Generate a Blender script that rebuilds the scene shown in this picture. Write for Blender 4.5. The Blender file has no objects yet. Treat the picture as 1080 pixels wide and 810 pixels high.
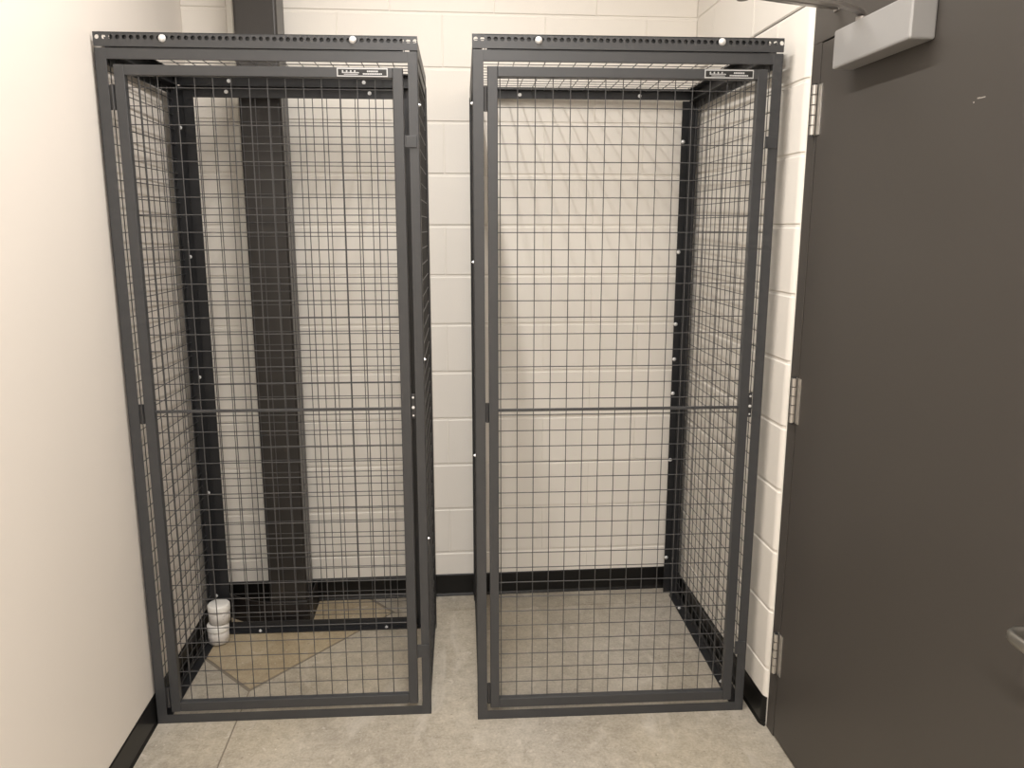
import bpy, bmesh, math, random
from mathutils import Vector, Matrix
random.seed(7)
S = bpy.context.scene
C = S.collection

# ------------------------------------------------------------------ camera
cam_d = bpy.data.cameras.new('camera')
cam = bpy.data.objects.new('camera', cam_d)
C.objects.link(cam)
cam_d.sensor_fit = 'HORIZONTAL'
cam_d.sensor_width = 36.0
cam_d.lens = 839.74 / 1080 * 36.0
cam_d.clip_start = 0.02
cam.location = (-1.0288, -3.3343, 1.6228)
_pi, _ya, _ro = (math.radians(a) for a in (11.1755, 4.9316, 0.0314))
_fw = Vector((math.sin(_ya)*math.cos(_pi), math.cos(_ya)*math.cos(_pi), -math.sin(_pi)))
_r = Vector((math.cos(_ya), -math.sin(_ya), 0))
_u = _r.cross(_fw)
_r2 = math.cos(_ro)*_r + math.sin(_ro)*_u
_u2 = -math.sin(_ro)*_r + math.cos(_ro)*_u
cam.rotation_euler = Matrix((_r2, _u2, -_fw)).transposed().to_euler()
S.camera = cam

# ------------------------------------------------------------------ world, exposure
w = bpy.data.worlds.new('world')
S.world = w
w.use_nodes = True
w.node_tree.nodes['Background'].inputs[0].default_value = (1, 0.95, 0.88, 1)
w.node_tree.nodes['Background'].inputs[1].default_value = 0.0
S.view_settings.view_transform = 'Standard'
S.view_settings.look = 'None'
S.view_settings.exposure = 0.05
S.view_settings.gamma = 1.0

# ------------------------------------------------------------------ lamps: three linear ceiling fixtures in a row (built below, above the frame)
LAMP_Z = 3.0
LAMPS = [(-1.05, -1.42, 1.22, 33.0), (-1.05, -3.95, 2.42, 74.0), (-1.05, -6.95, 2.42, 70.0)]     # x, y, length, watts
for lx, ly, ll, pw in LAMPS:
    d = bpy.data.lights.new('strip_lamp', 'AREA')
    d.shape = 'RECTANGLE'
    d.size = 0.022
    d.size_y = ll
    d.energy = pw
    d.color = (1.0, 0.962, 0.92)
    o = bpy.data.objects.new('strip_lamp', d)
    o.location = (lx, ly, LAMP_Z - 0.006)
    C.objects.link(o)

# ------------------------------------------------------------------ materials
def mat(name, color, rough=0.5, metal=0.0, spec=0.5):
    m = bpy.data.materials.new(name)
    m.use_nodes = True
    b = m.node_tree.nodes['Principled BSDF']
    b.inputs['Base Color'].default_value = (*color, 1)
    b.inputs['Roughness'].default_value = rough
    b.inputs['Metallic'].default_value = metal
    b.inputs['Specular IOR Level'].default_value = spec
    return m

class N:
    """tiny node helper"""
    def __init__(s, m):
        s.t = m.node_tree; s.n = s.t.nodes; s.l = s.t.links
        s.b = s.n['Principled BSDF']
        g = s.n.new('ShaderNodeNewGeometry'); s.pos = g.outputs['Position']
    def noise(s, scale, detail=4, rough=0.55, dist=0.0, vec=None):
        t = s.n.new('ShaderNodeTexNoise')
        t.inputs['Scale'].default_value = scale; t.inputs['Detail'].default_value = detail
        t.inputs['Roughness'].default_value = rough; t.inputs['Distortion'].default_value = dist
        s.l.new(vec or s.pos, t.inputs['Vector'])
        return t.outputs['Fac']
    def ramp(s, fac, stops):
        r = s.n.new('ShaderNodeValToRGB')
        e = r.color_ramp.elements
        while len(e) < len(stops): e.new(0.5)
        for el, (p, c) in zip(e, stops):
            el.position = p; el.color = (*c, 1) if len(c) == 3 else c
        s.l.new(fac, r.inputs['Fac'])
        return r.outputs['Color']
    def mix(s, fac, a, b, mode='MIX'):
        x = s.n.new('ShaderNodeMix'); x.data_type = 'RGBA'; x.blend_type = mode
        for sock, v in ((x.inputs[0], fac), (x.inputs[6], a), (x.inputs[7], b)):
            if isinstance(v, (int, float)): sock.default_value = v
            elif isinstance(v, tuple): sock.default_value = (*v, 1)
            else: s.l.new(v, sock)
        return x.outputs[2]
    def stretch(s, sx, sy, sz):
        mp = s.n.new('ShaderNodeMapping'); mp.inputs['Scale'].default_value = (sx, sy, sz)
        s.l.new(s.pos, mp.inputs['Vector']); return mp.outputs['Vector']
    def color(s, c): s.l.new(c, s.b.inputs['Base Color'])
    def rough(s, c): s.l.new(c, s.b.inputs['Roughness'])
    def bump(s, h, strength, dist):
        b = s.n.new('ShaderNodeBump'); b.inputs['Strength'].default_value = strength
        b.inputs['Distance'].default_value = dist
        s.l.new(h, b.inputs['Height']); s.l.new(b.outputs['Normal'], s.b.inputs['Normal'])

# painted concrete block
M_block = mat('painted_block', (0.80, 0.762, 0.705), 0.55, spec=0.35)
k = N(M_block)
k.color(k.mix(k.noise(3.0, 3), (0.79, 0.752, 0.695), (0.81, 0.772, 0.715)))
k.bump(k.noise(220, 5, 0.7), 0.35, 0.002)
M_mortar = mat('painted_mortar', (0.80, 0.762, 0.705), 0.5, spec=0.35)
k = N(M_mortar); k.bump(k.noise(120, 3), 0.2, 0.002)
M_bull = mat('painted_bullnose_block', (0.82, 0.783, 0.725), 0.45, spec=0.4)
k = N(M_bull); k.bump(k.noise(200, 5, 0.7), 0.25, 0.002)
# smooth painted drywall
M_dry = mat('painted_drywall', (0.80, 0.745, 0.685), 0.5, spec=0.35)
k = N(M_dry)
k.color(k.mix(k.noise(1.4, 2), (0.79, 0.737, 0.68), (0.81, 0.752, 0.69)))
k.bump(k.noise(300, 3), 0.06, 0.001)
M_ceil = mat('ceiling_paint', (0.80, 0.77, 0.72), 0.7)
M_caulk = mat('white_caulk', (0.88, 0.85, 0.78), 0.45)

# polished concrete
def concrete(name, lo, mid, hi):
    m = mat(name, mid, 0.4, spec=0.4)
    k = N(m)
    big = k.noise(3.2, 6, 0.62, 0.6)
    fine = k.noise(26, 6, 0.7, 0.3)
    streak = k.noise(9, 5, 0.6, 1.2, vec=k.stretch(1.0, 0.35, 1))
    c = k.ramp(big, [(0.30, lo), (0.50, mid), (0.72, hi)])
    c = k.mix(0.5, c, k.ramp(fine, [(0.34, lo), (0.66, hi)]))
    c = k.mix(0.30, c, k.ramp(k.noise(110, 4, 0.7), [(0.36, lo), (0.64, hi)]))
    c = k.mix(k.ramp(k.noise(0.9, 2), [(0.38, (0, 0, 0)), (0.62, (1, 1, 1))]), k.mix(1.0, c, (1.0, 0.965, 0.88), 'MULTIPLY'), c)
    c = k.mix(k.ramp(streak, [(0.56, (0, 0, 0)), (0.70, (0.5, 0.5, 0.5))]), c, hi)
    specks = k.noise(75, 2, 0.5)
    c = k.mix(k.ramp(specks, [(0.685, (0, 0, 0)), (0.74, (0.6, 0.6, 0.6))]), c, (0.72, 0.66, 0.56))
    blot = k.noise(17, 3, 0.55, 0.8)
    c = k.mix(k.ramp(blot, [(0.66, (0, 0, 0)), (0.74, (0.5, 0.5, 0.5))]), c, (0.66, 0.61, 0.54))
    dots = k.noise(60, 2, 0.5, vec=k.stretch(1.1, 0.9, 1))
    c = k.mix(k.ramp(dots, [(0.26, (0.45, 0.45, 0.45)), (0.32, (0, 0, 0))]), c, (0.12, 0.10, 0.08))
    k.color(c)
    k.rough(k.ramp(fine, [(0.3, (0.34,)*3), (0.7, (0.5,)*3)]))
    k.bump(fine, 0.05, 0.002)
    return m
M_slab = concrete('polished_concrete', (0.25, 0.224, 0.188), (0.42, 0.383, 0.328), (0.60, 0.557, 0.49))
M_slab2 = concrete('warm_infill_concrete', (0.28, 0.22, 0.15), (0.41, 0.34, 0.24), (0.53, 0.46, 0.345))
M_joint = mat('saw_cut_joint', (0.215, 0.185, 0.145), 0.8)

# steel cage powder coat
M_cage = mat('charcoal_powder_coat', (0.047, 0.048, 0.051), 0.42, spec=0.5)
k = N(M_cage)
n = k.noise(40, 3)
k.color(k.mix(n, (0.040, 0.041, 0.044), (0.049, 0.050, 0.053)))
k.bump(k.noise(500, 2), 0.05, 0.001)
M_panel = mat('darkened_powder_coat', (0.020, 0.0205, 0.0225), 0.40, spec=0.4)  # rear posts and panels: coat darkened in colour where lighting alone left them too pale
M_wire = mat('dark_wire', (0.062, 0.062, 0.064), 0.40)
M_hinge_dark = mat('black_hinge', (0.03, 0.03, 0.032), 0.4)
M_zinc = mat('zinc_bolt', (0.80, 0.80, 0.80), 0.3, 0.35)
M_rubber = mat('black_rubber_base', (0.006, 0.0058, 0.0056), 0.34, spec=0.3)
M_col = mat('dark_brown_column_paint', (0.023, 0.0205, 0.019), 0.33, spec=0.5)
M_colbase = mat('dark_rubber_column_base', (0.014, 0.011, 0.010), 0.5)
# door
M_door = mat('grey_brown_door_paint', (0.060, 0.054, 0.048), 0.42, spec=0.35)
k = N(M_door)
k.color(k.mix(k.noise(2.0, 3), (0.058, 0.052, 0.046), (0.063, 0.056, 0.050)))
k.bump(k.noise(420, 2), 0.05, 0.001)
M_scuff = mat('pale_scuff', (0.45, 0.41, 0.37), 0.6)
M_alum = mat('painted_aluminium_cover', (0.33, 0.325, 0.32), 0.36, 0.15)
M_steel = mat('satin_steel', (0.55, 0.53, 0.50), 0.32, 0.85)
M_lever = mat('dull_nickel', (0.30, 0.285, 0.255), 0.35, 0.8)
M_arm = mat('closer_arm_metal', (0.30, 0.28, 0.265), 0.36, 0.6)
M_white = mat('white_plastic', (0.86, 0.84, 0.80), 0.4)
M_paper = mat('white_wrapper', (0.72, 0.69, 0.66), 0.55)
k = N(M_paper)
k.color(k.mix(k.ramp(k.noise(60, 3), [(0.62, (0, 0, 0)), (0.70, (0.6, 0.6, 0.6))]), (0.74, 0.71, 0.68), (0.45, 0.42, 0.40)))
M_plate = mat('label_white', (0.50, 0.50, 0.50), 0.45)
M_black = mat('label_black', (0.012, 0.012, 0.012), 0.5)
M_lampcase = mat('lamp_housing', (0.8, 0.8, 0.8), 0.4)
M_diff = bpy.data.materials.new('lamp_diffuser'); M_diff.use_nodes = True
_b = M_diff.node_tree.nodes['Principled BSDF']
_b.inputs['Emission Color'].default_value = (1, 0.92, 0.8, 1); _b.inputs['Emission Strength'].default_value = 4.0

# ------------------------------------------------------------------ mesh helpers
class MB:
    def __init__(s): s.v = []; s.f = []; s.sm = []
    def add(s, vs, fs, smooth=False):
        o = len(s.v); s.v += [tuple(p) for p in vs]
        for f in fs: s.f.append([i + o for i in f]); s.sm.append(smooth)
        return s
    def box(s, x0, x1, y0, y1, z0, z1, c=0.0):
        """box, chamfered along all edges when c > 0"""
        x0, x1 = min(x0, x1), max(x0, x1); y0, y1 = min(y0, y1), max(y0, y1); z0, z1 = min(z0, z1), max(z0, z1)
        if c <= 0:
            vs = [(x, y, z) for x in (x0, x1) for y in (y0, y1) for z in (z0, z1)]
            return s.add(vs, [(0,1,3,2),(4,6,7,5),(0,4,5,1),(2,3,7,6),(0,2,6,4),(1,5,7,3)])
        bm = bmesh.new(); bmesh.ops.create_cube(bm, size=1)
        for v in bm.verts:
            v.co = Vector(((x0+x1)/2 + v.co.x*(x1-x0), (y0+y1)/2 + v.co.y*(y1-y0), (z0+z1)/2 + v.co.z*(z1-z0)))
        bmesh.ops.bevel(bm, geom=bm.edges[:], offset=c, segments=2, affect='EDGES', profile=0.5)
        return s.bm(bm)
    def bm(s, bm, smooth=False):
        bm.verts.index_update()
        s.add([v.co[:] for v in bm.verts], [[v.index for v in f.verts] for f in bm.faces], smooth); bm.free(); return s
    def cyl(s, p, q, r, n=8, r2=None, smooth=True, cap=True):
        p, q = Vector(p), Vector(q); d = (q - p).normalized(); r2 = r if r2 is None else r2
        a = d.orthogonal().normalized(); b = d.cross(a)
        ring = [(math.cos(2*math.pi*(i+.5)/n), math.sin(2*math.pi*(i+.5)/n)) for i in range(n)]
        s.add([p + a*c*r + b*e*r for c, e in ring] + [q + a*c*r2 + b*e*r2 for c, e in ring],
              [(i, (i+1) % n, n + (i+1) % n, n + i) for i in range(n)], smooth)
        if cap:      # caps get their own vertices so that the barrel shades as a cylinder
            o = len(s.v) - 2*n; s.v += s.v[o:o+2*n]; o += 2*n
            s.f += [[o+i for i in range(n)][::-1], [o+n+i for i in range(n)]]; s.sm += [False, False]
        return s
    def lathe(s, prof, n=24, at=(0, 0, 0)):
        m = len(prof)
        vs = [(at[0]+r*math.cos(2*math.pi*i/n), at[1]+r*math.sin(2*math.pi*i/n), at[2]+z) for i in range(n) for r, z in prof]
        return s.add(vs, [(i*m+j, ((i+1) % n)*m+j, ((i+1) % n)*m+j+1, i*m+j+1) for i in range(n) for j in range(m-1)], True)
    def prism(s, poly, z0, z1, axis='z', smooth=False):
        """poly extruded: axis z -> (a,b)=(x,y); axis x -> (y,z); axis y -> (x,z)"""
        n = len(poly)
        P = {'z': lambda a, b, h: (a, b, h), 'x': lambda a, b, h: (h, a, b), 'y': lambda a, b, h: (a, h, b)}[axis]
        vs = [P(a, b, z0) for a, b in poly] + [P(a, b, z1) for a, b in poly]
        s.add(vs, [(i, (i+1) % n, n+(i+1) % n, n+i) for i in range(n)], smooth)
        o = len(s.v) - 2*n
        s.f += [[o+i for i in range(n)][::-1], [o+n+i for i in range(n)]]; s.sm += [False, False]
        return s
    def mesh(s, name, m):
        me = bpy.data.meshes.new(name); me.from_pydata(s.v, [], s.f)
        bm = bmesh.new(); bm.from_mesh(me); bmesh.ops.recalc_face_normals(bm, faces=bm.faces[:]); bm.to_mesh(me); bm.free()
        me.polygons.foreach_set('use_smooth', s.sm)
        me.materials.append(m); me.update(); return me
    def build(s, name, m, parent=None, loc=(0, 0, 0), rot=(0, 0, 0)):
        return place(name, s.mesh(name, m), parent, loc, rot)

def place(name, me, parent=None, loc=(0, 0, 0), rot=(0, 0, 0)):
    o = bpy.data.objects.new(name, me); C.objects.link(o); o.parent = parent
    o.location = loc; o.rotation_euler = rot; return o
def thing(name, label, cat, loc=(0, 0, 0), rz=0, group=None):
    o = bpy.data.objects.new(name, None); C.objects.link(o); o.empty_display_size = 0.1
    o.location = loc; o.rotation_euler = (0, 0, rz); return tag(o, label, cat, group)
def tag(o, label, cat, group=None):
    o['label'] = label; o['category'] = cat
    if group: o['group'] = group
    return o
def struct(o, label=None):
    o['kind'] = 'structure'
    if label: o['label'] = label
    return o

# ------------------------------------------------------------------ room shell
XL, XR, YB, ZC = -2.005, 0.004, 0.0, 3.05       # finished faces of left wall, right wall, back wall; ceiling
YF = -9.0                                        # wall behind the camera
PROUD, J, JH = 0.0035, 0.004, 0.0015                         # block stands proud of the mortar; half joint
HB, LB = 0.2032, 0.4064

floor = struct(MB().box(XL-0.1, 0.3, YF-0.1, 0.15, -0.12, -0.006).build('floor', M_joint), 'polished mottled grey-beige concrete floor with saw-cut joints')
def slab(poly, m):
    b = MB().prism(poly, -0.010, 0.0)
    return b.build('slab', m, floor)
g, gd = 0.0024, 0.0095
slab([(XL-0.02, YF), (-1.74-g, YF), (-1.74-g, -0.688-gd), (XL-0.02, -0.385-gd)], M_slab)
slab([(-1.74+g, YF), (0.25, YF), (0.25, -0.143-g), (-1.262, -0.143-g), (-1.74+g, -0.688-gd)], M_slab)
slab([(-1.262+gd, -0.143+g), (0.25, -0.143+g), (0.25, 0.1), (-1.455+gd, 0.1)], M_slab)
slab([(XL-0.02, -0.385+gd), (-1.74, -0.688+gd), (-1.262-gd, -0.143), (-1.455-gd, 0.1), (XL-0.02, 0.1)], M_slab2)
MB().box(XL-0.02, 0.25, YF, 0.1, -0.008, -0.0025).build('joint_filler', M_joint, floor)
struct(MB().box(XL-0.1, 0.3, YF-0.1, 0.15, ZC, ZC+0.1).build('ceiling', M_ceil))

def block_mesh(name, L, h, m, depth=0.012, c=0.0035):
    """block face lies in local y=0 looking to -y, x along the wall, z up; chamfered arrises"""
    a = [(0, depth), (0, c), (c, 0)]; e = 0.3      # head joints are struck shallower than bed joints
    vs = []
    for (i, d) in a:
        vs += [(i*e, d, i), (L-i*e, d, i), (L-i*e, d, h-i), (i*e, d, h-i)]
    fs = [(k*4+i, k*4+(i+1) % 4, k*4+4+(i+1) % 4, k*4+4+i) for k in range(2) for i in range(4)] + [(8, 9, 10, 11)]
    return MB().add(vs, fs).mesh(name, m)
_bc = {}
def block(parent, x0, x1, row, kind, face):
    """x0..x1 along the wall between joint centres"""
    L = round(x1 - x0 - 2*JH, 4); h = HB - 2*J
    if L < 0.015: return
    if (L, h) not in _bc: _bc[(L, h)] = block_mesh('block', L, h, M_block)
    dz = random.uniform(-0.0006, 0.0006); pr = random.uniform(-0.0007, 0.0007)
    if kind == 'back':
        place('block', _bc[(L, h)], parent, (x0 + JH, face + pr, row*HB + J + dz))
    else:  # right wall: face looks to -x, along -y
        place('block', _bc[(L, h)], parent, (face + pr, -x0 - JH, row*HB + J + dz), (0, 0, -math.pi/2))

# back wall
wb = struct(MB().box(XL-0.1, 0.3, YB+PROUD, YB+0.15, 0, ZC).build('wall_back', M_mortar), 'cream painted concrete block wall at the back')
CJ0, CJ1 = -1.836, -1.811                      # caulked control joint beside the column
for r in range(15):
    off = 0.0 if r % 2 == 0 else -LB/2          # row index 12 is the 13th course (heads at -.4064 n)
    edges = [XR] + [off - LB*n for n in range(0, 6) if XL + 0.02 < off - LB*n < XR - 0.02] + [XL]
    for a, b in zip(edges[1:], edges[:-1]):
        if a < CJ0 and b > CJ1:
            block(wb, CJ1, b, r, 'back', YB); block(wb, a, CJ0, r, 'back', YB)
        elif a < CJ1 < b and a >= CJ0: block(wb, CJ1, b, r, 'back', YB)
        elif a < CJ0 < b: block(wb, a, CJ0, r, 'back', YB)
        else: block(wb, a, b, r, 'back', YB)
struct(MB().box(CJ0+0.002, CJ1-0.002, YB-0.0015, YB+0.01, 0.1, ZC, 0.001).build('trim_3', M_caulk), 'caulked vertical control joint beside the column')

# left wall (drywall), wall behind the camera
struct(MB().box(XL-0.1, XL, YF-0.1, 0.0055, 0, ZC).build('wall_left', M_dry), 'smooth beige painted left wall')
struct(MB().box(XL-0.1, 0.3, YF-0.1, YF, 0, ZC).build('wall_front', M_dry))

# right wall with door opening
DO0, DO1, DOZ = -1.05, -2.375, 11*HB           # opening in y, head of the opening
mbw = MB()
mbw.box(XR+PROUD, 0.3, -0.985, YB+0.006, 0, DOZ)
mbw.box(XR+PROUD, 0.3, YF, YB+0.006, DOZ+0.004, ZC)
mbw.box(XR+PROUD, 0.3, YF, DO1-0.0, 0, DOZ)
wr = struct(mbw.build('wall_right', M_mortar), 'cream painted concrete block wall with bullnose corner at the door')
BR, BCY = 0.030, -1.020
def bullnose_mesh(L0):
    prof = [(XR+0.03, -L0-J), (XR+0.0035, -L0-J), (XR, -L0-J-0.0035), (XR, BCY)]
    cx, cy = XR+BR, BCY
    for i in range(1, 11):
        a = math.radians(90*i/10)
        prof.append((cx - BR*math.cos(a), cy - BR*math.sin(a)))
    prof.append((cx+0.02, cy-BR)); prof.append((cx+0.02, -L0-J))
    h = HB - 2*J; c = 0.0035
    n = len(prof); m = MB()
    def ring(z, ins):
        return [((x + ins*(1 if 0 < i < n-1 else 0)) if i < 4 else (x + ins*math.cos(math.radians(9*(i-3))) if i <= 13 else x),
                 (y + ins*math.sin(math.radians(9*(i-3))) if 4 <= i <= 13 else y), z) for i, (x, y) in enumerate(prof)]
    rings = [ring(0, c), ring(c, 0), ring(h-c, 0), ring(h, c)]
    vs = [p for R in rings for p in R]
    fs = [(k*n+i, k*n+(i+1) % n, k*n+n+(i+1) % n, k*n+n+i) for k in range(3) for i in range(n)]
    fs += [list(range(n))[::-1], [3*n+i for i in range(n)]]
    return m.add(vs, fs).mesh('bullnose_block', M_bull)
bnA = bullnose_mesh(LB*2); bnB = bullnose_mesh(LB*1.5)
for r in range(15):
    odd = r % 2 == 1
    if r < 11:
        e = [0, LB, LB*2] if not odd else [0, LB/2, LB*1.5]
        place('bullnose_block', bnB if odd else bnA, wr, (0, 0, r*HB + J))
    else:
        e = [0] + [LB*(n + (0.5 if odd else 1)) for n in range(7)]
    for a, b in zip(e[:-1], e[1:]): block(wr, a, b, r, 'right', XR)
# the bed behind the bullnose joints
MB().box(XR+0.0037, XR+0.03, -0.99, -0.6, 0, DOZ).build('mortar_bed', M_mortar, wr)
_mp = [(XR+0.0037, -0.99)] + [(XR+BR - (BR-0.0037)*math.cos(math.radians(a)), BCY - (BR-0.0037)*math.sin(math.radians(a))) for a in range(0, 91, 10)] + [(XR+BR+0.015, -0.99)]
MB().prism(_mp, 0, DOZ, smooth=False).build('mortar_bed', M_mortar, wr)

# baseboards (black rubber cove base)
def base_prof(t=0.005, h=0.102): return [(0, 0), (t+0.005, 0), (t+0.004, 0.003), (t, 0.012), (t, h-0.004), (t-0.002, h), (0, h)]
bp = base_prof()
struct(MB().prism([(YB - a, z) for a, z in bp], XL, XR, 'x').build('baseboard_back', M_rubber), 'black rubber baseboard along the back wall')
struct(MB().prism([(XL + a, z) for a, z in base_prof(0.004)], YF, YB-0.006, 'y').build('baseboard_left', M_rubber), 'black rubber baseboard along the left wall')
mb = MB()
path = [(XR, -0.006, -1, 0), (XR, BCY, -1, 0)] + [(XR+BR - BR*math.cos(math.radians(a)), BCY - BR*math.sin(math.radians(a)), -math.cos(math.radians(a)), -math.sin(math.radians(a))) for a in (8, 16, 24, 32, 40, 48)]
bq = base_prof(0.004)
n = len(bq)
vs = [(x + nx*a, y + ny*a, z) for x, y, nx, ny in path for a, z in bq]
fs = [(i*n+j, (i+1)*n+j, (i+1)*n+(j+1) % n, i*n+(j+1) % n) for i in range(len(path)-1) for j in range(n)]
mb.add(vs, fs, False)
struct(mb.build('baseboard_right', M_rubber), 'black rubber baseboard wrapping the bullnose corner')
struct(MB().box(XR-0.005, XR, YF, DO1-0.05, 0, 0.102).build('baseboard_front', M_rubber))

# door frame, caulk bead
XD = 0.014
fr = MB()
fr.box(XD, 0.16, -1.0995, -1.0475, 0, 2.1185, 0.0015)
fr.box(XD, 0.16, -2.3775, -2.3255, 0, 2.1185, 0.0015)
fr.box(XD, 0.16, -2.3775, -1.0475, 2.1185, DOZ+0.002, 0.0015)
fr.box(0.062, 0.16, -1.115, -1.09, 0, 2.12); fr.box(0.062, 0.16, -2.335, -2.31, 0, 2.12); fr.box(0.062, 0.16, -2.33, -1.09, 2.10, 2.13)
struct(fr.build('trim_1', M_door), 'grey-brown steel door frame')
struct(MB().box(XD-0.001, XD+0.004, -1.0485, -1.0425, 0.1, DOZ, 0.001).build('trim_2', M_caulk), 'white caulk line between block corner and door frame')
struct(MB().box(0.10, 0.3, DO1, -1.04, -0.006, 0.004).build('trim_4', M_rubber))

# door leaf and its hardware
Y0, Y1 = -1.1060, -2.322
door = struct(MB().box(XD, XD+0.044, Y1, Y0, 0.010, 2.1145, 0.0015).build('door_1', M_door), 'flush grey-brown steel door with overhead closer')
door['category'] = 'door'
def child_of_door(mb, name, m, par=None): return mb.build(name, m, par or door)
kn = MB().cyl((0, 0, 0), (0, 0, 0.0255), 0.0082, 14).mesh('knuckle', M_steel)
for z0, z1 in ((1.873, 2.008), (1.047, 1.184), (0.224, 0.361)):
    hl = MB()
    hl.box(XD-0.003, XD+0.001, -1.125, -1.104, z0, z1, 0.0006)            # leaf on the door edge
    hl.box(XD-0.002, XD+0.001, -1.097, -1.088, z0, z1, 0.0006)
    hg = child_of_door(hl, 'hinge', M_steel)
    hg['label'] = 'satin steel butt hinge'
    step = (z1 - z0)/5
    for i in range(5):
        q = place('knuckle', kn, hg, (XD-0.010, -1.097, z0 + i*step + 0.0015)); q.scale = (1, 1, (step-0.0030)/0.0255)
    MB().cyl((XD-0.010, -1.097, z0-0.003), (XD-0.010, -1.097, z1+0.003), 0.0055, 10).build('hinge_pin', M_hinge_dark, hg)
# closer
cl = child_of_door(MB().box(XD-0.059, XD, -1.630, -1.290, 2.011, 2.103, 0.005), 'door_closer', M_alum)
cl['label'] = 'silver-grey overhead door closer with folding arm'
MB().cyl((XD-0.030, -1.366, 2.100), (XD-0.030, -1.366, 2.118), 0.013, 14).build('spindle', M_arm, cl)
def bar(pts, wd, th):
    """flat bar through points; wd horizontal, th vertical"""
    m = MB(); rows = []
    for i, p in enumerate(pts):
        p = Vector(p); a = Vector(pts[max(i-1, 0)]); b = Vector(pts[min(i+1, len(pts)-1)])
        d = (b - a).normalized(); sde = d.cross(Vector((0, 0, 1)))
        if sde.length < 0.2: sde = Vector((0, 1, 0))
        sde.normalize(); up = sde.cross(d).normalized()
        rows.append([p + sde*wd/2*i2 + up*th/2*j2 for i2, j2 in ((-1, -1), (1, -1), (1, 1), (-1, 1))])
    vs = [v for R in rows for v in R]
    fs = [(k*4+i, k*4+(i+1) % 4, k*4+4+(i+1) % 4, k*4+4+i) for k in range(len(rows)-1) for i in range(4)] + [(3, 2, 1, 0), tuple(len(vs)-4+i for i in range(4))]
    return m.add(vs, fs)
EL = (-0.36, -1.497, 2.134)
bar([(XD-0.022, -1.366, 2.095), (XD-0.024, -1.367, 2.112), (XD-0.034, -1.371, 2.123), (XD-0.055, -1.386, 2.128), (XD-0.12, -1.424, 2.130), EL], 0.018, 0.007).build('arm', M_arm, cl)
bar([(EL[0], EL[1], EL[2]-0.010), (-0.15, -1.308, 2.160), (XD-0.002, -1.176, 2.186)], 0.018, 0.005).build('forearm', M_arm, cl)
MB().cyl((EL[0], EL[1], EL[2]-0.020), (EL[0], EL[1], EL[2]+0.012), 0.013, 14).build('elbow_pin', M_arm, cl)
MB().box(XD-0.004, XD, -1.190, -1.162, 2.178, 2.194, 0.001).build('shoe', M_arm, cl)
# lever
lv = MB().cyl((XD, -2.262, 0.925), (XD-0.010, -2.262, 0.925), 0.032, 24)
lv.cyl((XD-0.010, -2.262, 0.925), (XD-0.060, -2.262, 0.925), 0.010, 14)
pth = [(XD-0.062, -2.268), (XD-0.070, -2.235), (XD-0.072, -2.19), (XD-0.071, -2.150), (XD-0.067, -2.136), (XD-0.057, -2.131), (XD-0.040, -2.131), (XD-0.022, -2.131)]
rows = []
for i, (x, y) in enumerate(pth):
    a = Vector(pth[max(i-1, 0)]); b = Vector(pth[min(i+1, len(pth)-1)]); d = (b-a).normalized(); nn = Vector((d.y, -d.x))
    rows.append([(x + nn.x*0.0055*cx_, y + nn.y*0.0055*cx_, 0.925 + 0.0105*cz_) for cx_, cz_ in ((-1, -.6), (-.5, -1), (.5, -1), (1, -.6), (1, .6), (.5, 1), (-.5, 1), (-1, .6))])
vs = [v for R in rows for v in R]
lv.add(vs, [(k_*8+i, k_*8+(i+1) % 8, k_*8+8+(i+1) % 8, k_*8+8+i) for k_ in range(len(rows)-1) for i in range(8)] + [tuple(range(8))[::-1], tuple(len(vs)-8+i for i in range(8))], True)
child_of_door(lv, 'lever_handle', M_lever)['label'] = 'satin lever handle with return end'
sc = MB()
sc.box(XD-0.0003, XD, -1.813, -1.792, 1.8670, 1.8690); sc.box(XD-0.0003, XD, -1.797, -1.789, 1.8675, 1.8698); sc.box(XD-0.0003, XD, -1.781, -1.778, 1.861, 1.864)
child_of_door(sc, 'scuff_mark', M_scuff)['label'] = 'pale scuff on the upper door face'

# ------------------------------------------------------------------ steel column
col = thing('steel_column', 'square dark brown steel column behind the left cage, against the block wall', 'column', (-1.688, -0.125, 0))
def rrect(h, r, n=5):
    p = []
    for cx, cy, a0 in ((h-r, h-r, 0), (-h+r, h-r, 90), (-h+r, -h+r, 180), (h-r, -h+r, 270)):
        for i in range(n+1):
            a = math.radians(a0 + 90*i/n); p.append((cx + r*math.cos(a), cy + r*math.sin(a)))
    return p
MB().prism(rrect(0.077, 0.011), 0.0, ZC, smooth=False).build('shaft', M_col, col)
# black rubber base strip bent round the column and curving off to the left wall
wp = [(-1.995, -0.080), (-1.95, -0.117), (-1.90, -0.153), (-1.85, -0.184), (-1.80, -0.203), (-1.76, -0.209), (-1.69, -0.2095), (-1.628, -0.209), (-1.612, -0.205), (-1.603, -0.195), (-1.601, -0.17), (-1.601, -0.008)]
bs = MB(); vs = []; pr_ = [(0, 0), (0.007, 0), (0.006, 0.004), (0.003, 0.014), (0.003, 0.098), (0.001, 0.102), (-0.003, 0.102), (-0.003, 0)]; n = len(pr_)
for i, (x, y) in enumerate(wp):
    a = Vector(wp[max(i-1, 0)]); b = Vector(wp[min(i+1, len(wp)-1)]); d = (b-a).normalized(); nx, ny = d.y, -d.x
    vs += [(x + nx*o - col.location.x, y + ny*o - col.location.y, z) for o, z in pr_]
bs.add(vs, [(i*n+j, (i+1)*n+j, (i+1)*n+(j+1) % n, i*n+(j+1) % n) for i in range(len(wp)-1) for j in range(n)])
bs.build('base_wrap', M_colbase, col)

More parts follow.
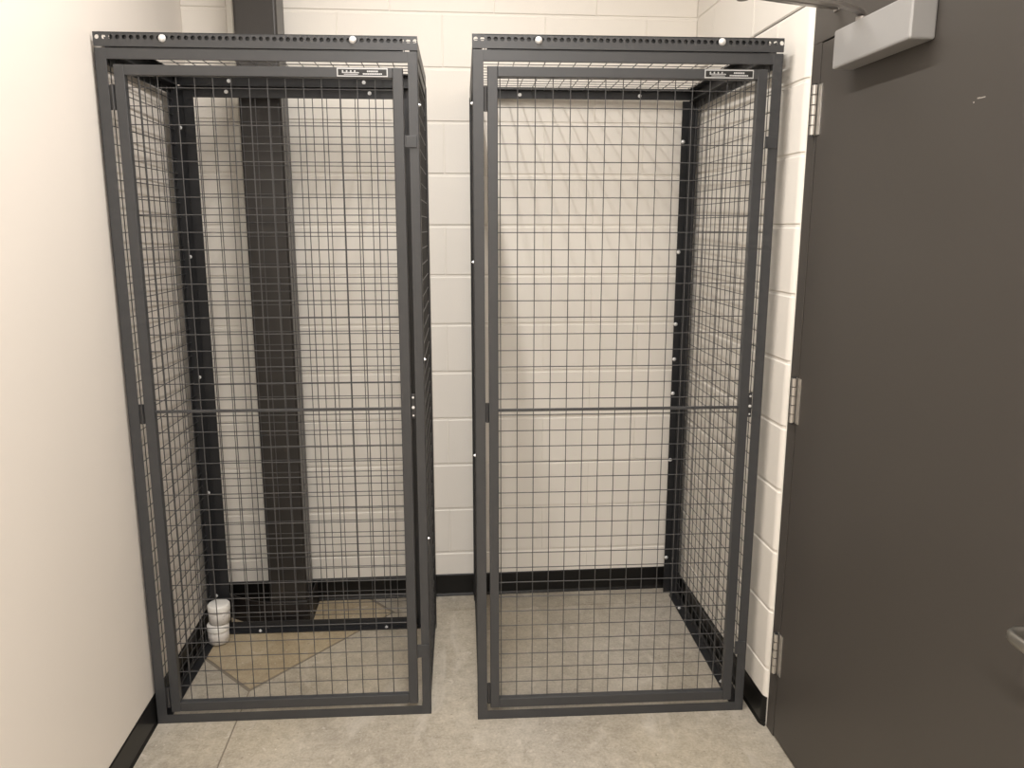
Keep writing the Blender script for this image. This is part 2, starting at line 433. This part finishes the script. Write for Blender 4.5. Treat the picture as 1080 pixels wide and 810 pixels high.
# ------------------------------------------------------------------ wire cages
WR = 0.00148
def wires(mb, along, fixed, a_list, a0, a1, vertical):
    pass
def mesh_grid(us, zs, u0, u1, z0, z1, off, plane):
    """welded wire mesh; plane 'front' (u,z at v=off), 'side' (v,z at u=off), 'top' (u,v at z=off)"""
    mb = MB()
    P = {'front': lambda a, b, d: (a, off + d, b), 'side': lambda a, b, d: (off + d, a, b), 'top': lambda a, b, d: (a, b, off + d)}[plane]
    for a in us: mb.cyl(P(a, z0, 0), P(a, z1, 0), WR, 6)
    for b in zs: mb.cyl(P(u0, b, WR*1.7), P(u1, b, WR*1.7), WR, 6)
    return mb
def seq(start, step, lo, hi):
    a = start
    while a - step > lo: a -= step
    out = []
    while a < hi: out.append(a); a += step
    return out
MS = 0.0510
bolt_me = MB().lathe([(0, 0.008), (0.004, 0.0078), (0.0085, 0.0055), (0.0105, 0.0015), (0.0108, 0.0)], 14).mesh('bolt', M_zinc)
_nb = MB(); _nb.cyl((0, 0, 0), (0, 0, 0.0012), 0.0085, 14); _nb.cyl((0, 0, 0.0012), (0, 0, 0.006), 0.0062, 6, smooth=False); _nb.cyl((0, 0, 0.006), (0, 0, 0.0095), 0.003, 8)
nut_me = _nb.mesh('bolt', M_zinc)
def bolt(par, p, d, me=None, s=1.0):
    """d: axis the head points along"""
    rot = Vector((0, 0, 1)).rotation_difference(Vector(d)).to_euler()
    s *= 0.8 if me is nut_me else 1.0
    o = place('bolt', me or bolt_me, par, p, rot); o.scale = (s, s, s); return o

def slotted_rail(W, z0, z1, hz, pitch, first, r):
    """front strip of the top angle: a plate with a row of real round holes"""
    mb = MB(); th = 0.0025
    nseg = 12
    cells = int((W - 0.002 - first + pitch/2)/pitch) + 1
    e0 = first - pitch/2
    xs = [0.0] + [e0 + i*pitch for i in range(cells+1)]
    half = pitch/2
    if xs[-1] > W: xs[-1] = W
    for v in (0.0, th):
        # plain strips left, right, below and above the row
        for (xa, xb, za, zb) in ((0.0, max(e0, 0.0005), hz-half, hz+half), (xs[-1], W+0.0005, hz-half, hz+half), (0.0, W, z0, hz-half), (0.0, W, hz+half, z1)):
            if xb - xa > 0.0002 and zb - za > 0.0002: mb.add([(xa, v, za), (xb, v, za), (xb, v, zb), (xa, v, zb)], [(0, 1, 2, 3)])
        for i in range(cells):
            cx = e0 + (i+0.5)*pitch; vs = []
            xr = min(e0 + (i+1)*pitch, W)
            for k_ in range(nseg):
                a = 2*math.pi*k_/nseg + math.pi/4
                c, s_ = math.cos(a), math.sin(a); f = half/max(abs(c), abs(s_))
                vs.append((min(cx + c*f, xr), v, hz + s_*f))
            for k_ in range(nseg):
                a = 2*math.pi*k_/nseg + math.pi/4
                vs.append((cx + math.cos(a)*r, v, hz + math.sin(a)*r*1.0))
            mb.add(vs, [(k_, (k_+1) % nseg, nseg+(k_+1) % nseg, nseg+k_) for k_ in range(nseg)])
    for i in range(cells):     # hole walls
        cx = e0 + (i+0.5)*pitch
        vs = [(cx + math.cos(2*math.pi*k_/nseg + math.pi/4)*r, v, hz + math.sin(2*math.pi*k_/nseg + math.pi/4)*r) for v in (0, th) for k_ in range(nseg)]
        mb.add(vs, [(k_, (k_+1) % nseg, nseg+(k_+1) % nseg, nseg+k_) for k_ in range(nseg)])
    mb.add([(0, 0, z0), (W, 0, z0), (W, th, z0), (0, th, z0)], [(0, 1, 2, 3)])
    mb.add([(0, 0, z0), (0, th, z0), (0, th, z1), (0, 0, z1)], [(0, 1, 2, 3)])
    mb.add([(W, 0, z0), (W, th, z0), (W, th, z1), (W, 0, z1)], [(0, 1, 2, 3)])
    # horizontal flange of the angle, set in from the ends
    mb.box(0.016, W-0.016, 0.0, 0.032, z1-0.0025, z1)
    return mb

def cage(label, loc, rz, W, D, door_x, vert0, back, group):
    t = thing('storage_cage', label, 'cage', loc, rz, group)
    H = 2.117; A = 0.030; T = 0.003
    me = M_cage
    B = 0.0008
    # front frame of steel angle
    for x0, x1, sx in ((0.0, A+0.002, 0.0), (W-0.029, W, W-T)):
        p = MB(); p.box(x0, x1, 0, T, 0, H, B); p.box(sx, sx+T, 0, 0.034, 0, H, B); p.build('front_post', me, t)
    p = MB(); p.box(A, W-0.028, 0.0004, T+0.0004, 2.087, H, B); p.box(A, W-0.028, 0.0004, 0.03, H-T, H-0.0002, B); p.build('header_rail', me, t)
    p = MB(); p.box(A, W-0.028, 0.0004, T+0.0004, 0.0, 0.031, B); p.box(A, W-0.028, 0.0004, 0.012, 0.0, T, B); p.build('sill_rail', me, t)
    # rear posts
    rw = 0.036 if back else 0.050
    for x0, x1, sx in ((0.0, rw, 0.0), (W-rw, W, W-T)):
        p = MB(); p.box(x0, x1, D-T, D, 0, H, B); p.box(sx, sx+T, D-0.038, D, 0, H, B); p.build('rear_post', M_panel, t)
    # side panels
    for side in (0, 1):
        u = 0.0035 if side == 0 else W-0.0035-T       # frame plate
        sgn = 1 if side == 0 else -1
        uu = 0.0035 if side == 0 else W-0.0035
        p = MB()
        v0, v1 = 0.036, D-0.040 if not back else D-0.042
        for (va, vb, za, zb) in ((v0, v0+A, 0.004, H-0.004), (v1-A, v1, 0.004, H-0.004)):
            p.box(u, u+T, va, vb, za, zb, B)
        for (za, zb, zf) in ((0.002, 0.034, 0.002), (H-0.034, H-0.004, H-0.007)):
            p.box(u, u+T, v0+A, v1-A, za, zb, B)
            p.box(uu, uu + sgn*0.030, v0, v1, zf, zf+T, B)
        p.box(uu, uu + sgn*0.026, v1-T, v1, 0.004, H-0.004, B)
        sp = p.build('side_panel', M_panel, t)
        wm = mesh_grid(seq(v0+0.045, MS, v0+0.01, v1-0.008), seq(2.013, MS, 0.02, H-0.02), v0+0.004, v1-0.004, 0.012, H-0.012, u + (0.0048 if side == 0 else -0.0018), 'side').build('wire_mesh', M_wire, sp)
        wm['kind'] = 'stuff'
        for vb in ((v0+0.095,) if back else (v0+0.13, v1-0.13)):
            bolt(sp, (uu + sgn*0.018, vb, 0.005), (0, 0, 1), nut_me)
        for zb in ((1.973, 1.216, 0.624) if side else (1.973, 1.518, 0.915)):
            bolt(sp, (W if side else 0.0, 0.018, zb), (1 if side else -1, 0, 0), nut_me, 0.8)
    # rear bolts
    if back:
        for zb in (1.973, 1.512, 1.056, 0.592, 0.155):
            bolt(t, (0.018, D-T, zb), (0, -1, 0), nut_me); bolt(t, (W-0.018, D-T, zb), (0, -1, 0), nut_me)
    else:
        for zb in (1.960, 1.519, 1.218, 1.068, 0.919, 0.622, 0.167):
            bolt(t, (W-0.042, D-T, zb), (0, -1, 0), bolt_me, 0.78); bolt(t, (0.042, D-T, zb), (0, -1, 0), bolt_me, 0.78)
    # back panel (left cage only)
    if back:
        p = MB(); va, vb = D-T-0.006, D-T-0.003
        p.box(0.037, 0.073, va, vb, 0.002, H-0.002, B); p.box(W-0.086, W-0.037, va, vb, 0.002, H-0.002, B)
        p.box(0.073, W-0.073, va, vb, H-0.040, H-0.002, B); p.box(0.073, W-0.073, va, vb, 0.002, 0.040, B)
        p.box(0.037, W-0.037, vb-0.032, vb, 0.002, 0.005, B); p.box(0.037, W-0.037, vb-0.03, vb, H-0.005, H-0.002, B)
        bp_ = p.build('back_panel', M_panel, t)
        wm = mesh_grid(seq(0.085, MS, 0.06, W-0.06), seq(1.995, MS, 0.02, H-0.02), 0.045, W-0.045, 0.012, H-0.012, vb + 0.0018, 'front').build('wire_mesh', M_wire, bp_)
        wm['kind'] = 'stuff'
        for ub in (0.19, 0.70): bolt(bp_, (ub, vb-0.018, 0.005), (0, 0, 1), nut_me); bolt(bp_, (ub, va, H-0.020), (0, -1, 0), nut_me)
    # top panel: slotted front angle, plain side and rear angles, wire mesh
    Z0, Z1 = 2.1205, 2.159
    p = MB()
    p.box(0.002, 0.005, 0.07, D-0.004, Z0, Z1, B); p.box(W-0.005, W-0.002, 0.05, D-0.004, Z0, Z1, B)
    p.box(0.004, 0.034, 0.085, D-0.004, Z1-0.0028, Z1-0.0002, B); p.box(W-0.034, W-0.004, 0.085, D-0.004, Z1-0.0028, Z1-0.0002, B)
    p.box(0.002, W-0.002, D-0.003, D, Z0, Z1, B); p.box(0.034, W-0.034, D-0.034, D-0.003, Z1-0.0028, Z1-0.0002, B)
    p.box(0.042, W-0.042, 0.008, 0.011, Z0-0.0035, Z1-0.003, B)
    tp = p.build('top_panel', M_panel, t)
    wm = mesh_grid(seq(0.092, MS, 0.012, W-0.012), seq(0.055, MS, 0.02, D-0.01), 0.008, W-0.008, 0.014, D-0.006, Z1-0.0062, 'top').build('wire_mesh', M_wire, tp)
    wm['kind'] = 'stuff'
    slotted_rail(W, Z0, Z1, 2.1455, 0.0189, 0.0105, 0.0062).build('slotted_rail', me, tp)
    for ub, zb in ((0.190, 2.1435), (0.722, 2.1465)): bolt(tp, (ub, 0, zb), (0, -1, 0), bolt_me, 1.0)
    for ub in (0.20, 0.68): bolt(tp, (ub, D-0.003, 2.135), (0, -1, 0), nut_me)
    # door of square tube with wire mesh
    dx0, dx1, dz0, dz1 = door_x, 0.862, 0.042, 2.073
    st, dv0, dv1 = 0.0295, -0.0015, 0.022
    p = MB()
    p.box(dx0, dx0+st, dv0, dv1, dz0, dz1, 0.0018); p.box(dx1-st, dx1, dv0, dv1, dz0, dz1, 0.0018)
    p.box(dx0+st, dx1-st, dv0+0.0004, dv1-0.0004, dz1-0.0290, dz1-0.0004, 0.0018); p.box(dx0+st, dx1-st, dv0+0.0004, dv1-0.0004, dz0+0.0004, dz0+0.033, 0.0018)
    dr = p.build('door', me, t)
    wm = mesh_grid(seq(vert0, 0.0514, dx0+st-0.004, dx1-st+0.004), seq(2.0135, MS, dz0+0.03, dz1-0.03), dx0+st-0.008, dx1-st+0.008, dz0+0.028, dz1-0.024, 0.014, 'front').build('wire_mesh', M_wire, dr)
    wm['kind'] = 'stuff'
    MB().box(dx0+st-0.002, dx1-st+0.002, 0.006, 0.0122, 1.0575, 1.0665, 0.0012).build('crossbar', me, dr)
    # maker's plate: white border, black field, white marks
    px0, px1, pz0, pz1 = 0.674, 0.819, 2.0465, 2.0705
    pl = MB().box(px0, px1, dv0-0.0010, dv0, pz0, pz1, 0.0004).build('name_plate', M_plate, dr)
    pl['label'] = 'small white-bordered black maker plate'
    f = dv0-0.0010
    MB().box(px0+0.003, px1-0.003, f-0.0003, f, pz0+0.0032, pz1-0.0032).build('plate_field', M_black, pl)
    mk = MB(); f2 = f-0.0003; zt, zb_ = pz1-0.0065, pz0+0.0065
    x = px0+0.018
    for i in range(4):      # four blocky initials in one reversed-out strip
        mk.box(x-0.0035, x+0.0005, f2-0.0002, f2, zb_+0.003, zt); mk.box(x+0.0005, x+0.0075, f2-0.0002, f2, zb_+0.003, zb_+0.0062)
        x += 0.0115
    mk.box(px0+0.0145, x-0.001, f2-0.0002, f2, zb_+0.003, zb_+0.0058)
    mk.box(px0+0.020, x-0.004, f2-0.0002, f2, zb_-0.0008, zb_+0.001)
    for i in range(7): mk.box(px0+0.086+i*0.0046, px0+0.0895+i*0.0046, f2-0.0002, f2, zb_+0.0062, zt-0.0005)
    for i in range(12): mk.box(px0+0.074+i*0.0046, px0+0.0778+i*0.0046, f2-0.0002, f2, zb_-0.0006, zb_+0.0032)
    mk.build('plate_marks', M_plate, pl)
    # hinges on the left stile
    for z0, z1 in ((1.949, 2.018), (1.026, 1.087), (0.060, 0.132)):
        p = MB(); xm = (0.032 + dx0)/2 + 0.0005
        p.box(0.031, xm, 0.003, 0.006, z0, z1, 0.0006); p.box(xm, dx0, 0.003, 0.006, z0, z1, 0.0006)
        hg_ = p.build('hinge', M_hinge_dark, t)
        MB().cyl((xm, 0.0015, z0), (xm, 0.0015, z1), 0.0052, 12).build('hinge_pin', M_hinge_dark, hg_)
    # strike tabs on the right post
    for z0, z1 in ((1.851, 1.885), (0.212, 0.258)):
        p = MB(); p.box(0.864, 0.899, -0.0045, -0.0001, z0, z1, 0.0012); p.box(0.8635, 0.867, -0.009, -0.0005, z0, z1, 0.001)
        p.build('strike_tab', me, t)
    # latch in the gap at mid height
    p = MB(); p.box(0.8625, 0.8755, 0.004, 0.020, 1.030, 1.108, 0.0015)
    la = p.build('latch', M_hinge_dark, t)
    bolt(la, (0.869, 0.004, 1.098), (0, -1, 0), nut_me, 0.55); bolt(la, (0.869, 0.004, 1.066), (0, -1, 0), nut_me, 0.7); bolt(la, (0.869, 0.004, 1.040), (0, -1, 0), nut_me, 0.45)
    return t

cage('charcoal wire mesh locker cage by the left wall, with the column behind it', (-1.9967, -0.8637, 0), math.radians(-1.3054), 0.9055, 0.6244, 0.0485, 0.112, True, 'wire mesh storage cages')
cage('empty deeper charcoal wire mesh locker cage beside the dark door', (-0.9358, -0.9311, 0), math.radians(-1.397), 0.9055, 0.9040, 0.0430, 0.131, False, 'wire mesh storage cages')

# ------------------------------------------------------------------ two small tubs stacked on the floor of the left cage
def tub(label, x, y, z, rz):
    t = thing('plastic_tub', label, 'tub', (x, y, z), rz, 'white tubs stacked in the left cage')
    R = 0.0415
    MB().lathe([(0, 0.003), (R-0.012, 0.003), (R-0.010, 0.0), (R-0.005, 0.0), (R-0.003, 0.0035), (R-0.0012, 0.004), (R-0.001, 0.049), (R-0.004, 0.052), (0, 0.052)], 32).build('body', M_paper, t)
    MB().lathe([(R-0.003, 0.0505), (R+0.0005, 0.051), (R+0.001, 0.055), (R+0.001, 0.074), (R-0.002, 0.079), (R-0.006, 0.0805), (0, 0.0808)], 32).build('lid', M_white, t)
    return t
tub('lower of two stacked white tubs on the floor of the left cage', -1.9385, -0.336, 0.0052, 0.3)
tub('upper white tub standing on the other tub in the left cage', -1.9310, -0.333, 0.0862, 1.4)

# ------------------------------------------------------------------ ceiling fixtures (above the frame)
for i, (lx, ly, ll, pw) in enumerate(LAMPS):
    t = thing('ceiling_light', ('linear ceiling light above the cages', 'linear ceiling light in the middle of the room', 'linear ceiling light farthest from the cages')[i], 'lamp', (lx, ly, LAMP_Z))
    MB().box(-0.05, 0.05, -ll/2-0.03, ll/2+0.03, 0.0, 0.05, 0.004).build('housing', M_lampcase, t)
    MB().box(-0.014, 0.014, -ll/2, ll/2, -0.003, 0.0).build('diffuser', M_diff, t)
